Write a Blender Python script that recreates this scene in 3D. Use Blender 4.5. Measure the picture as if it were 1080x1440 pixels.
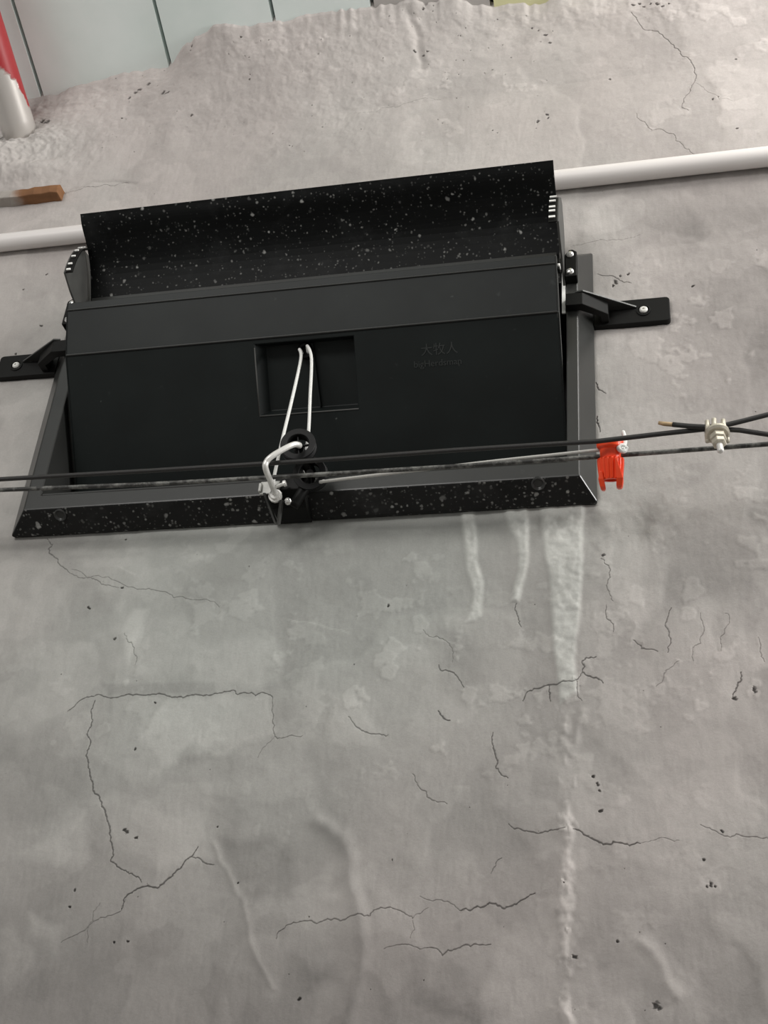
import bpy, bmesh, math, random
import numpy as np
from mathutils import Vector, Matrix

for o in list(bpy.data.objects):
    bpy.data.objects.remove(o)
scene = bpy.context.scene
COL = scene.collection
random.seed(4)
RNG = np.random.default_rng(11)

# ------------------------------------------------------------------ camera
F_PX, CX, CY = 1850.0, 540.0, 720.0
def cam_axes(tilt, yaw, roll):
    cy, sy = math.cos(yaw), math.sin(yaw)
    ct, st = math.cos(tilt), math.sin(tilt)
    Rz = np.array([[cy, -sy, 0], [sy, cy, 0], [0, 0, 1]])
    Rx = np.array([[1, 0, 0], [0, ct, -st], [0, st, ct]])
    R = Rz @ Rx
    fw = R @ [0, 1, 0]; rt = R @ [1, 0, 0]; up = R @ [0, 0, 1]
    cr, sr = math.cos(roll), math.sin(roll)
    return cr * rt + sr * up, -sr * rt + cr * up, fw
RT, UP, FW = cam_axes(0.5796, 0.2607, 0.0868)
CAM = np.array([0.4302, -1.2556, 1.1561])
cam_data = bpy.data.cameras.new('camera')
cam_data.sensor_fit = 'HORIZONTAL'
cam_data.sensor_width = 36.0
cam_data.lens = 36.0 * F_PX / 1080.0
cam_data.clip_start = 0.02
cam = bpy.data.objects.new('camera', cam_data)
COL.objects.link(cam)
M = Matrix.Identity(4)
for i in range(3):
    M[i][0], M[i][1], M[i][2], M[i][3] = RT[i], UP[i], -FW[i], CAM[i]
cam.matrix_world = M
scene.camera = cam

# ------------------------------------------------------------------ light
world = bpy.data.worlds.new('world')
scene.world = world
world.use_nodes = True
bg = world.node_tree.nodes['Background']
bg.inputs['Color'].default_value = (1.0, 0.99, 0.96, 1)
bg.inputs['Strength'].default_value = 0.36

def area(name, loc, target, sx, sy, power, color):
    d = bpy.data.lights.new(name, 'AREA')
    d.shape = 'RECTANGLE'; d.size = sx; d.size_y = sy
    d.energy = power; d.color = color
    o = bpy.data.objects.new(name, d)
    COL.objects.link(o)
    o.location = loc
    o.rotation_euler = (Vector(target) - Vector(loc)).to_track_quat('-Z', 'Y').to_euler()
    return o
# tube lamp hung under the roof, to the right above the photographer
area('roof_lamp_and_fill', (1.05, -0.64, 2.97), (0.0, 0.0, 2.3), 0.8, 0.25, 9.0, (1.0, 0.965, 0.93))
area('roof_lamp_and_fill', (-1.0, -3.2, 2.85), (-0.1, 0.0, 2.5), 1.6, 0.7, 45.0, (1.0, 0.975, 0.95))  # unseen fill from the front left, added to brighten the wall
# unseen light along the wall to the right, added to brighten the frame's side
area('added_side_light', (3.4, -0.42, 2.55), (0.2, 0.0, 2.2), 0.5, 1.0, 76.0, (1.0, 0.99, 0.97))

vs = scene.view_settings
vs.view_transform = 'Standard'
vs.look = 'None'
vs.exposure = 0.0
vs.gamma = 1.0
vs.use_curve_mapping = False

# ------------------------------------------------------------------ helpers
def at(px, py, out=0.0):
    """point of the place seen at a pixel of the photo, 'out' metres in front of the wall"""
    d = RT * (px - CX) / F_PX + UP * (CY - py) / F_PX + FW
    t = (-out - CAM[1]) / d[1]
    return CAM + t * d

ORIGIN = {}
def put(o, parent=None, origin=None):
    COL.objects.link(o)
    if parent is not None:
        o.parent = parent
        ORIGIN[o.name] = ORIGIN[parent.name]
    else:
        ORIGIN[o.name] = np.zeros(3) if origin is None else np.array(origin, float)
        o.location = ORIGIN[o.name]
    return o

def tag(o, label, cat, group=None):
    o['label'] = label; o['category'] = cat
    if group: o['group'] = group
    return o

def thing(name, label, cat, origin, group=None):
    o = bpy.data.objects.new(name, None)
    o.empty_display_size = 0.02
    put(o, None, origin)
    return tag(o, label, cat, group)

def obj(name, geo, mats, parent=None, origin=None, smooth=False, bevel=0.0, segs=2, part_label=None):
    """geo = (verts in world space, faces[, material index per face])"""
    verts, faces = geo[0], geo[1]
    org = ORIGIN[parent.name] if parent is not None else (np.zeros(3) if origin is None else np.array(origin, float))
    me = bpy.data.meshes.new(name)
    me.from_pydata([tuple(np.array(v, float) - org) for v in verts], [], faces)
    if not isinstance(mats, (list, tuple)): mats = [mats]
    for m in mats: me.materials.append(m)
    if len(geo) > 2:
        for p, mi in zip(me.polygons, geo[2]): p.material_index = mi
    bm = bmesh.new(); bm.from_mesh(me)
    bmesh.ops.recalc_face_normals(bm, faces=bm.faces)
    bm.to_mesh(me); bm.free()
    if smooth:
        me.polygons.foreach_set('use_smooth', [True] * len(me.polygons))
    o = bpy.data.objects.new(name, me)
    put(o, parent, origin)
    if bevel > 0:
        b = o.modifiers.new('bevel', 'BEVEL'); b.width = bevel; b.segments = segs
        b.limit_method = 'ANGLE'; b.angle_limit = math.radians(35)
    if part_label: o['label'] = part_label
    return o

def merge(*geos):
    V, Fc, MI = [], [], []
    for g in geos:
        n = len(V); V += [tuple(v) for v in g[0]]
        Fc += [tuple(i + n for i in f) for f in g[1]]
        MI += list(g[2]) if len(g) > 2 else [0] * len(g[1])
    return V, Fc, MI

def box(x0, x1, o0, o1, z0, z1):
    v = [(x, -o, z) for x in (x0, x1) for o in (o0, o1) for z in (z0, z1)]
    f = [(0, 1, 3, 2), (4, 6, 7, 5), (0, 4, 5, 1), (2, 3, 7, 6), (0, 2, 6, 4), (1, 5, 7, 3)]
    return v, f

def prism(poly, axis, a, b):
    """poly extruded. axis 'x': poly=(out,z); axis 'z': poly=(x,out); axis 'y': poly=(x,z), a/b are 'out'"""
    def p(u, w, t):
        if axis == 'x': return (t, -u, w)
        if axis == 'z': return (u, -w, t)
        return (u, -t, w)
    n = len(poly)
    v = [p(u, w, a) for u, w in poly] + [p(u, w, b) for u, w in poly]
    f = [tuple(range(n)), tuple(range(2 * n - 1, n - 1, -1))]
    f += [(i, (i + 1) % n, (i + 1) % n + n, i + n) for i in range(n)]
    return v, f

def strip(line, t):
    """closed polygon around an open polyline (2-D), thickness t to its left"""
    L = [np.array(p, float) for p in line]; off = []
    for i, p in enumerate(L):
        d = (L[min(i + 1, len(L) - 1)] - L[max(i - 1, 0)]); d /= np.linalg.norm(d)
        off.append(p + t * np.array([-d[1], d[0]]))
    return [tuple(p) for p in L] + [tuple(p) for p in off[::-1]]

def tube(pts, r, n=10, caps=True):
    P = [np.array(p, float) for p in pts]
    rs = r if isinstance(r, (list, tuple)) else [r] * len(P)
    V, Fc = [], []
    ref = np.array([0.13, 0.31, 0.94]); nrm = None
    for i, p in enumerate(P):
        d = P[min(i + 1, len(P) - 1)] - P[max(i - 1, 0)]; d /= np.linalg.norm(d)
        if nrm is None:
            nrm = np.cross(d, ref)
            if np.linalg.norm(nrm) < .1: nrm = np.cross(d, [1, 0, 0])
        nrm = nrm - d * (nrm @ d); nrm /= np.linalg.norm(nrm)
        b = np.cross(d, nrm)
        for k in range(n):
            a = 2 * math.pi * k / n
            V.append(tuple(p + rs[i] * (math.cos(a) * nrm + math.sin(a) * b)))
    for i in range(len(P) - 1):
        for k in range(n):
            Fc.append((i * n + k, i * n + (k + 1) % n, (i + 1) * n + (k + 1) % n, (i + 1) * n + k))
    if caps:
        Fc.append(tuple(range(n))[::-1]); Fc.append(tuple(range((len(P) - 1) * n, len(P) * n)))
    return V, Fc

def smooth_line(pts, per=8):
    P = [np.array(p, float) for p in pts]
    P = [2 * P[0] - P[1]] + P + [2 * P[-1] - P[-2]]
    out = []
    for i in range(1, len(P) - 2):
        for k in range(per):
            t = k / per
            a, b, c, d = P[i - 1], P[i], P[i + 1], P[i + 2]
            out.append(0.5 * (2 * b + (c - a) * t + (2 * a - 5 * b + 4 * c - d) * t * t + (3 * b - a - 3 * c + d) * t ** 3))
    out.append(P[-2])
    return out

def lathe(center, axis, prof, n=28, rib=None):
    """prof = [(distance along axis, radius)]; rib(k, i) scales a radius"""
    ax = np.array(axis, float); ax /= np.linalg.norm(ax)
    u = np.cross(ax, [0, 0, 1.0])
    if np.linalg.norm(u) < .1: u = np.cross(ax, [1.0, 0, 0])
    u /= np.linalg.norm(u); w = np.cross(ax, u)
    V, Fc = [], []
    c = np.array(center, float)
    for i, (h, r) in enumerate(prof):
        for k in range(n):
            a = 2 * math.pi * k / n
            rr = max(r, 1e-5) * (rib(k, i) if rib else 1)
            V.append(tuple(c + ax * h + rr * (math.cos(a) * u + math.sin(a) * w)))
    for i in range(len(prof) - 1):
        for k in range(n):
            Fc.append((i * n + k, i * n + (k + 1) % n, (i + 1) * n + (k + 1) % n, (i + 1) * n + k))
    Fc.append(tuple(range(n))); Fc.append(tuple(range((len(prof) - 1) * n, len(prof) * n)))
    return V, Fc

# ------------------------------------------------------------------ materials
def new_mat(name):
    m = bpy.data.materials.new(name); m.use_nodes = True
    nt = m.node_tree
    b = nt.nodes['Principled BSDF']
    return m, nt, b
def N(nt, kind, **kw):
    n = nt.nodes.new(kind)
    for k, v in kw.items(): setattr(n, k, v)
    return n
def noise(nt, vec, scale, detail=4, rough=.55):
    n = N(nt, 'ShaderNodeTexNoise')
    n.inputs['Scale'].default_value = scale; n.inputs['Detail'].default_value = detail
    n.inputs['Roughness'].default_value = rough
    nt.links.new(vec, n.inputs['Vector'])
    return n.outputs['Fac']
def ramp(nt, fac, a, b, ca=(0, 0, 0, 1), cb=(1, 1, 1, 1)):
    r = N(nt, 'ShaderNodeValToRGB')
    r.color_ramp.elements[0].position = a; r.color_ramp.elements[0].color = ca
    r.color_ramp.elements[1].position = b; r.color_ramp.elements[1].color = cb
    nt.links.new(fac, r.inputs['Fac'])
    return r.outputs['Color']
def mix(nt, fac, a, b, mode='MIX'):
    m = N(nt, 'ShaderNodeMix', data_type='RGBA', blend_type=mode)
    for s, v in ((m.inputs[0], fac), (m.inputs[6], a), (m.inputs[7], b)):
        if hasattr(v, 'links'): nt.links.new(v, s)
        elif isinstance(v, (int, float)): s.default_value = v
        else: s.default_value = (*v[:3], 1)
    return m.outputs[2]
def bump(nt, b, h, strength, dist):
    n = N(nt, 'ShaderNodeBump')
    n.inputs['Strength'].default_value = strength; n.inputs['Distance'].default_value = dist
    nt.links.new(h, n.inputs['Height']); nt.links.new(n.outputs['Normal'], b.inputs['Normal'])
def coords(nt):
    return N(nt, 'ShaderNodeTexCoord').outputs['Object']

def plain(name, col, rough=.5, metal=0.0, var=.25, scale=60, bmp=.0, spec=.5):
    m, nt, b = new_mat(name)
    c = coords(nt)
    f = noise(nt, c, scale)
    nt.links.new(mix(nt, f, tuple(x * (1 - var) for x in col), tuple(min(1, x * (1 + var)) for x in col)), b.inputs['Base Color'])
    b.inputs['Roughness'].default_value = rough; b.inputs['Metallic'].default_value = metal
    b.inputs['Specular IOR Level'].default_value = spec
    if bmp: bump(nt, b, noise(nt, c, scale * 6), bmp, .001)
    return m

def plastic(name, col, rough, dust, spatter=0.0, spec=.5):
    """black moulded plastic: dusty film, scuffs, and optionally dried white splashes"""
    m, nt, b = new_mat(name)
    c = coords(nt)
    base = mix(nt, ramp(nt, noise(nt, c, 9, 6), .35, .75), col, tuple(x * (1 + dust) for x in col))
    # sparse scuffs
    mp = N(nt, 'ShaderNodeMapping'); mp.inputs['Scale'].default_value = (22, 22, 22)
    mp.inputs['Rotation'].default_value = (.3, .5, .6)
    nt.links.new(c, mp.inputs['Vector'])
    sc = ramp(nt, noise(nt, mp.outputs['Vector'], 3.0, 2), .70, .80)
    base = mix(nt, sc, base, tuple(x * 1.7 + .006 for x in col))
    def spots(base, scale, thr, seed, colr, soft):
        mp = N(nt, 'ShaderNodeMapping'); mp.inputs['Location'].default_value = (seed, seed * 1.7, seed * .3)
        nt.links.new(c, mp.inputs['Vector'])
        dn = N(nt, 'ShaderNodeTexNoise'); dn.inputs['Scale'].default_value = scale * 1.3
        nt.links.new(mp.outputs['Vector'], dn.inputs['Vector'])
        vm = N(nt, 'ShaderNodeVectorMath', operation='MULTIPLY_ADD')
        vm.inputs[1].default_value = (.6 / scale,) * 3
        nt.links.new(dn.outputs['Color'], vm.inputs[0]); nt.links.new(mp.outputs['Vector'], vm.inputs[2])
        v = N(nt, 'ShaderNodeTexVoronoi'); v.inputs['Scale'].default_value = scale
        nt.links.new(vm.outputs[0], v.inputs['Vector'])
        # radius varies from cell to cell, most cells stay empty
        sep = N(nt, 'ShaderNodeSeparateColor'); nt.links.new(v.outputs['Color'], sep.inputs[0])
        pw = N(nt, 'ShaderNodeMath', operation='POWER'); pw.inputs[1].default_value = 1.9
        nt.links.new(sep.outputs[0], pw.inputs[0])
        mul = N(nt, 'ShaderNodeMath', operation='MULTIPLY'); mul.inputs[1].default_value = thr
        nt.links.new(pw.outputs[0], mul.inputs[0])
        sub = N(nt, 'ShaderNodeMath', operation='SUBTRACT')
        nt.links.new(mul.outputs[0], sub.inputs[0]); nt.links.new(v.outputs['Distance'], sub.inputs[1])
        rp = ramp(nt, sub.outputs[0], 0.0, soft)
        op = N(nt, 'ShaderNodeMath', operation='MULTIPLY'); nt.links.new(rp, op.inputs[0])
        nt.links.new(sep.outputs[1], op.inputs[1])
        return mix(nt, op.outputs[0], base, colr)
    base = spots(base, 45, .10 if not spatter else .14, 3.1, (.16, .17, .16), .10)
    if spatter:
        base = spots(base, 100, .30 * spatter, 1.3, (.45, .45, .43), .16)
        base = spots(base, 240, .46 * spatter, 5.7, (.20, .20, .19), .25)
        base = spots(base, 150, .26 * spatter, 9.3, (.30, .30, .28), .2)
        base = spots(base, 30, .09 * spatter, 8.2, (.30, .30, .28), .25)
        cl = ramp(nt, noise(nt, c, 14, 6, .7), .54, .80)
        base = mix(nt, cl, base, tuple(x * 2.2 + .012 for x in col))
    nt.links.new(base, b.inputs['Base Color'])
    b.inputs['Roughness'].default_value = rough
    b.inputs['Specular IOR Level'].default_value = spec
    bump(nt, b, noise(nt, c, 900, 2), .12, .0004)
    return m

M_FLAP = plastic('black_flap_plastic', (.0075, .0098, .0094), .50, .6, spec=.22)
M_STRIP = plastic('lit_flap_strip', (.0135, .0158, .0152), .48, .6, spec=.22)  # flap plastic lightened: light on the upright strip is painted in
M_DEFL = plastic('spattered_black_plastic', (.0040, .0045, .0045), .45, .6, 1.0, spec=.14)
M_FRAME = plastic('grey_black_frame_plastic', (.024, .0245, .0232), .30, .35, spec=.5)
M_UNDER = plastic('spattered_shaded_frame', (.0080, .0080, .0078), .55, .8, 1.3, spec=.20)  # spattered and matte; underside's shade painted in as a darker base
M_BLACK = plain('black_plastic', (.0055, .0055, .0050), .5, spec=.16)
M_PULLEY = plain('pulley_plastic', (.005, .005, .005), .45, spec=.22)
M_GREYTRANS = plain('grey_plate_and_lit_edges', (.060, .060, .056), .6, var=.5, scale=40)  # grey plates and ribs; also paints light on flap side and pocket edges
M_STEEL = plain('bright_zinc', (.74, .73, .70), .35, .30, var=.15, scale=200)
M_SCREW = plain('screw_steel', (.72, .71, .69), .22, .9, var=.08, scale=200)
M_GALV = plain('dull_galvanised', (.40, .40, .38), .45, .5, var=.25, scale=150)
M_ZINC = plain('yellowed_zinc', (.58, .54, .45), .45, .55, var=.25, scale=160, bmp=.3)
M_WHITE = plain('white_plastic_and_slot_light', (.85, .85, .82), .5, var=.08)  # white pegs, and light painted white in the slots and the gap
M_PIPE = plain('white_pvc', (.74, .705, .685), .35, var=.03, scale=8)
M_CORD = plain('white_braided_cord', (.80, .80, .77), .7, var=.12, scale=900, bmp=.5)
M_GREYCORD = plain('greyed_braided_cord', (.52, .51, .48), .75, var=.2, scale=900, bmp=.5)
M_WIRE = plain('dark_steel_cable', (.022, .021, .020), .5, .2, var=.4, scale=260, bmp=.4)
M_RUST = plain('bare_rusty_strand', (.42, .30, .17), .6, .3, var=.4, scale=220, bmp=.3)
M_DARK = plain('dark_cavity', (.006, .006, .006), .9, var=.1)

def cable_mat():
    m, nt, b = new_mat('chalky_steel_cable')
    c = coords(nt)
    f = ramp(nt, noise(nt, c, 55, 6, .7), .46, .62)
    nt.links.new(mix(nt, f, (.030, .029, .027), (.20, .20, .185)), b.inputs['Base Color'])
    b.inputs['Roughness'].default_value = .55
    bump(nt, b, noise(nt, c, 700, 2), .5, .0008)
    return m
M_WIRE2 = cable_mat()

def orange_mat():
    m, nt, b = new_mat('orange_plastic')
    c = coords(nt)
    nt.links.new(mix(nt, noise(nt, c, 40), (.86, .055, .010), (.92, .075, .014)), b.inputs['Base Color'])
    b.inputs['Roughness'].default_value = .38
    return m
M_ORANGE = orange_mat()

def wall_mat():
    m, nt, b = new_mat('cement_render')
    a = N(nt, 'ShaderNodeAttribute'); a.attribute_name = 'render_colour'
    c = coords(nt)
    fine = mix(nt, noise(nt, c, 60, 8, .65), (.90, .90, .90), (1.10, 1.10, 1.10))
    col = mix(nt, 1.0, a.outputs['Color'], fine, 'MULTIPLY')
    grain = mix(nt, noise(nt, c, 480, 6, .8), (.86, .86, .86), (1.14, 1.14, 1.14))
    col = mix(nt, 1.0, col, grain, 'MULTIPLY')
    nt.links.new(col, b.inputs['Base Color'])
    b.inputs['Roughness'].default_value = .85
    b.inputs['Specular IOR Level'].default_value = .25
    ad = N(nt, 'ShaderNodeMath', operation='ADD')
    nt.links.new(noise(nt, c, 330, 6, .75), ad.inputs[0]); nt.links.new(noise(nt, c, 70, 6, .7), ad.inputs[1])
    bump(nt, b, ad.outputs[0], .28, .0014)
    return m
M_WALL = wall_mat()

def foam_mat(name, ca, cb):
    m, nt, b = new_mat(name)
    c = coords(nt)
    f = ramp(nt, noise(nt, c, 7, 5), .35, .7)
    nt.links.new(mix(nt, f, ca, cb), b.inputs['Base Color'])
    b.inputs['Roughness'].default_value = .6
    mp = N(nt, 'ShaderNodeMapping'); mp.inputs['Scale'].default_value = (9, 4, 4); mp.inputs['Rotation'].default_value = (0, 0, .35)
    nt.links.new(c, mp.inputs['Vector'])
    bump(nt, b, noise(nt, mp.outputs['Vector'], .8, 1), .25, .02)
    return m
M_FOAM = foam_mat('pale_green_foam_board', (.74, .82, .79), (.84, .90, .88))
M_FOAM_Y = foam_mat('yellowed_foam_board', (.66, .64, .36), (.76, .74, .48))
M_FOAM_G = foam_mat('dirty_foam_board', (.38, .36, .34), (.50, .47, .45))
M_FLOOR = plain('concrete_floor', (.24, .23, .215), .85, var=.3, scale=3, bmp=.3)

# ------------------------------------------------------------------ structure: the rendered wall
def vnoise(X, Z, fx, fz, seed):
    """smooth value noise on a tensor grid (1-D arrays X and Z) -> 2-D array [z, x]"""
    r = np.random.default_rng(seed)
    def cell(a, f):
        t = (a + 7.0) * f; i = np.floor(t).astype(int); u = t - i
        return i, u * u * (3 - 2 * u)
    ix, ux = cell(X, fx); iz, uz = cell(Z, fz)
    ix -= ix.min(); iz -= iz.min()
    g = r.random((iz.max() + 2, ix.max() + 2))
    a = g[iz][:, ix] * (1 - ux) + g[iz][:, ix + 1] * ux
    b = g[iz + 1][:, ix] * (1 - ux) + g[iz + 1][:, ix + 1] * ux
    return (a * (1 - uz)[:, None] + b * uz[:, None]) * 2 - 1
def fbm(X, Z, f, octv, seed, gain=.5, ax=1.0, az=1.0):
    s = 0; amp = 1.0
    for k in range(octv):
        s = s + amp * vnoise(X, Z, f * ax * 2 ** k, f * az * 2 ** k, seed + k * 13)
        amp *= gain
    return s

STEP = .0016
def spread(a, b, lo, hi):
    mid = list(np.arange(a, b, STEP)); s = STEP; t = mid[0]; left = []
    while t > lo:
        s = min(s * 1.25, .12); t -= s; left.append(t)
    s = STEP; t = mid[-1]; right = []
    while t < hi:
        s = min(s * 1.25, .12); t += s; right.append(t)
    return np.array(left[::-1] + mid + right)
XS = spread(-.74, .66, -2.4, 2.4)
Z_COVE = 2.735
ZS = spread(1.36, Z_COVE, 0.0, Z_COVE)
ZS = ZS[(ZS <= Z_COVE)]
ZS[0] = 0.0
NCOVE = 118
COVE_H = .19
ZT = np.concatenate([ZS, Z_COVE + COVE_H * (np.arange(1, NCOVE + 1) / NCOVE)])   # parameter height, cove unrolled
nz, nx = len(ZT), len(XS)

Z_JOIN, SLOPE = 2.862, math.tan(math.radians(22))
def on_ceiling(px, py):
    d = RT * (px - CX) / F_PX + UP * (CY - py) / F_PX + FW
    t = (Z_JOIN - SLOPE * CAM[1] - CAM[2]) / (d[2] + SLOPE * d[1])
    P = CAM + t * d
    return P[0], -P[1]

def to_wall(pts):
    return np.array([at(x, y)[[0, 2]] for x, y in pts])

def rough_line(P, jit, rng, depth=3):
    P = [np.array(p, float) for p in P]
    for k in range(depth):
        Q = [P[0]]
        for a, b in zip(P[:-1], P[1:]):
            d = b - a; L = np.linalg.norm(d)
            if L > .003:
                n = np.array([-d[1], d[0]]) / max(L, 1e-9)
                Q.append((a + b) / 2 + n * rng.normal() * L * jit)
            Q.append(b)
        P = Q
    return P

def dist_field(P, reach):
    """yields (index window, distance) for a polyline in wall coordinates"""
    P = np.array(P)
    x0, x1 = np.searchsorted(XS, [P[:, 0].min() - reach, P[:, 0].max() + reach])
    z0, z1 = np.searchsorted(ZT, [P[:, 1].min() - reach, P[:, 1].max() + reach])
    if x1 <= x0 or z1 <= z0: return None
    gx = XS[x0:x1][None, :]; gz = ZT[z0:z1][:, None]
    D = np.full((z1 - z0, x1 - x0), 9.0); T = np.zeros_like(D)
    n = len(P) - 1
    for i in range(n):
        a, b = P[i], P[i + 1]; d = b - a; L2 = max(d @ d, 1e-12)
        # only the neighbourhood of this segment
        i0, i1 = np.searchsorted(XS[x0:x1], [min(a[0], b[0]) - reach, max(a[0], b[0]) + reach])
        j0, j1 = np.searchsorted(ZT[z0:z1], [min(a[1], b[1]) - reach, max(a[1], b[1]) + reach])
        sx, sz = gx[:, i0:i1], gz[j0:j1]
        t = np.clip(((sx - a[0]) * d[0] + (sz - a[1]) * d[1]) / L2, 0, 1)
        q = np.hypot(sx - a[0] - t * d[0], sz - a[1] - t * d[1])
        sub = D[j0:j1, i0:i1]; w = q < sub
        sub[w] = q[w]; T[j0:j1, i0:i1][w] = ((i + t) / n)[w]
    return (slice(z0, z1), slice(x0, x1)), D, T

def inside_soft(poly, soft, wob, seed):
    """soft-edged coverage (0..1) of a polygon in wall coordinates with wobbling edges"""
    P = np.array(poly); m = soft * 3 + wob * 2
    x0, x1 = np.searchsorted(XS, [P[:, 0].min() - m, P[:, 0].max() + m])
    z0, z1 = np.searchsorted(ZT, [P[:, 1].min() - m, P[:, 1].max() + m])
    gx = XS[x0:x1][None, :] + wob * fbm(XS[x0:x1], ZT[z0:z1], 22, 4, seed)
    gz = ZT[z0:z1][:, None] + wob * fbm(XS[x0:x1], ZT[z0:z1], 22, 4, seed + 5)
    ins = np.zeros(gx.shape, bool); D = np.full(gx.shape, 9.0)
    n = len(P)
    for i in range(n):
        a, b = P[i], P[(i + 1) % n]
        c = ((a[1] > gz) != (b[1] > gz)) & (gx < (b[0] - a[0]) * (gz - a[1]) / (b[1] - a[1] + 1e-12) + a[0])
        ins ^= c
        d = b - a; t = np.clip(((gx - a[0]) * d[0] + (gz - a[1]) * d[1]) / max(d @ d, 1e-12), 0, 1)
        D = np.minimum(D, np.hypot(gx - a[0] - t * d[0], gz - a[1] - t * d[1]))
    s = np.where(ins, D, -D)
    return (slice(z0, z1), slice(x0, x1)), np.clip(s / soft * .5 + .5, 0, 1)

H = np.zeros((nz, nx))                     # relief, metres out of the wall
V = np.ones((nz, nx))                      # brightness of the render, with light falloff painted in
PK = np.zeros((nz, nx))                    # warm (pinkish) against cool grey tint, lens shading painted in

H += .0020 * fbm(XS, ZT, 3.0, 3, 1) + .00045 * fbm(XS, ZT, 26, 4, 2, .55)
V += .035 * fbm(XS, ZT, 5, 4, 3, .6) + .030 * fbm(XS, ZT, 24, 5, 4, .62, 1.0, .7)
# trowel marks: patchy plateaus of differing tone
pl = fbm(XS, ZT, 7, 4, 21, .55, 1.0, .8)
V += .045 * np.tanh(pl * 14)
pl2 = fbm(XS, ZT, 11, 4, 37, .55)
V += .08 * (np.clip(pl2 - .35, 0, .12) / .12)
V -= .05 * (np.clip(-pl2 - .40, 0, .12) / .12)
fl_ = fbm(XS, ZT, 34, 4, 71, .6)
fl_m = np.clip(fbm(XS, ZT, 4, 3, 73) + .1, 0, 1)
V += .15 * fl_m * (np.clip(fl_ - .45, 0, .2) / .2)
H += .0006 * fl_m * (np.clip(fl_ - .45, 0, .2) / .2)
H += .0005 * np.tanh(pl * 9)
# lens colour shading painted in: pinkish, but greyer round and under the inlet
gx, gz = XS[None, :], ZT[:, None]
core = np.exp(-(((gx + .02) / .36) ** 2 + ((gz - 2.02) / .44) ** 2) ** 1.2)
PK = np.clip(1 - 1.15 * core + .22 * fbm(XS, ZT, 4, 4, 5), 0, 1)
# upper render is coarser; light falloff is painted as paler above, darker below
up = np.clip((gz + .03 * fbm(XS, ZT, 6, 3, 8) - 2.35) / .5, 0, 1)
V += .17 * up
coarse = np.clip((gz - 2.62) / .12 + .5 * fbm(XS, ZT, 9, 3, 9), 0, 1) * np.clip((.25 - gx) / .25, .35, 1)
H += coarse * .00050 * fbm(XS, ZT, 110, 3, 10, .6, 1.0, .8)
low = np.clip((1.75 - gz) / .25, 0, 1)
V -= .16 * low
H += (1 - coarse) * .00012 * fbm(XS, ZT, 240, 2, 12, .6, 1.4, .35)

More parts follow.
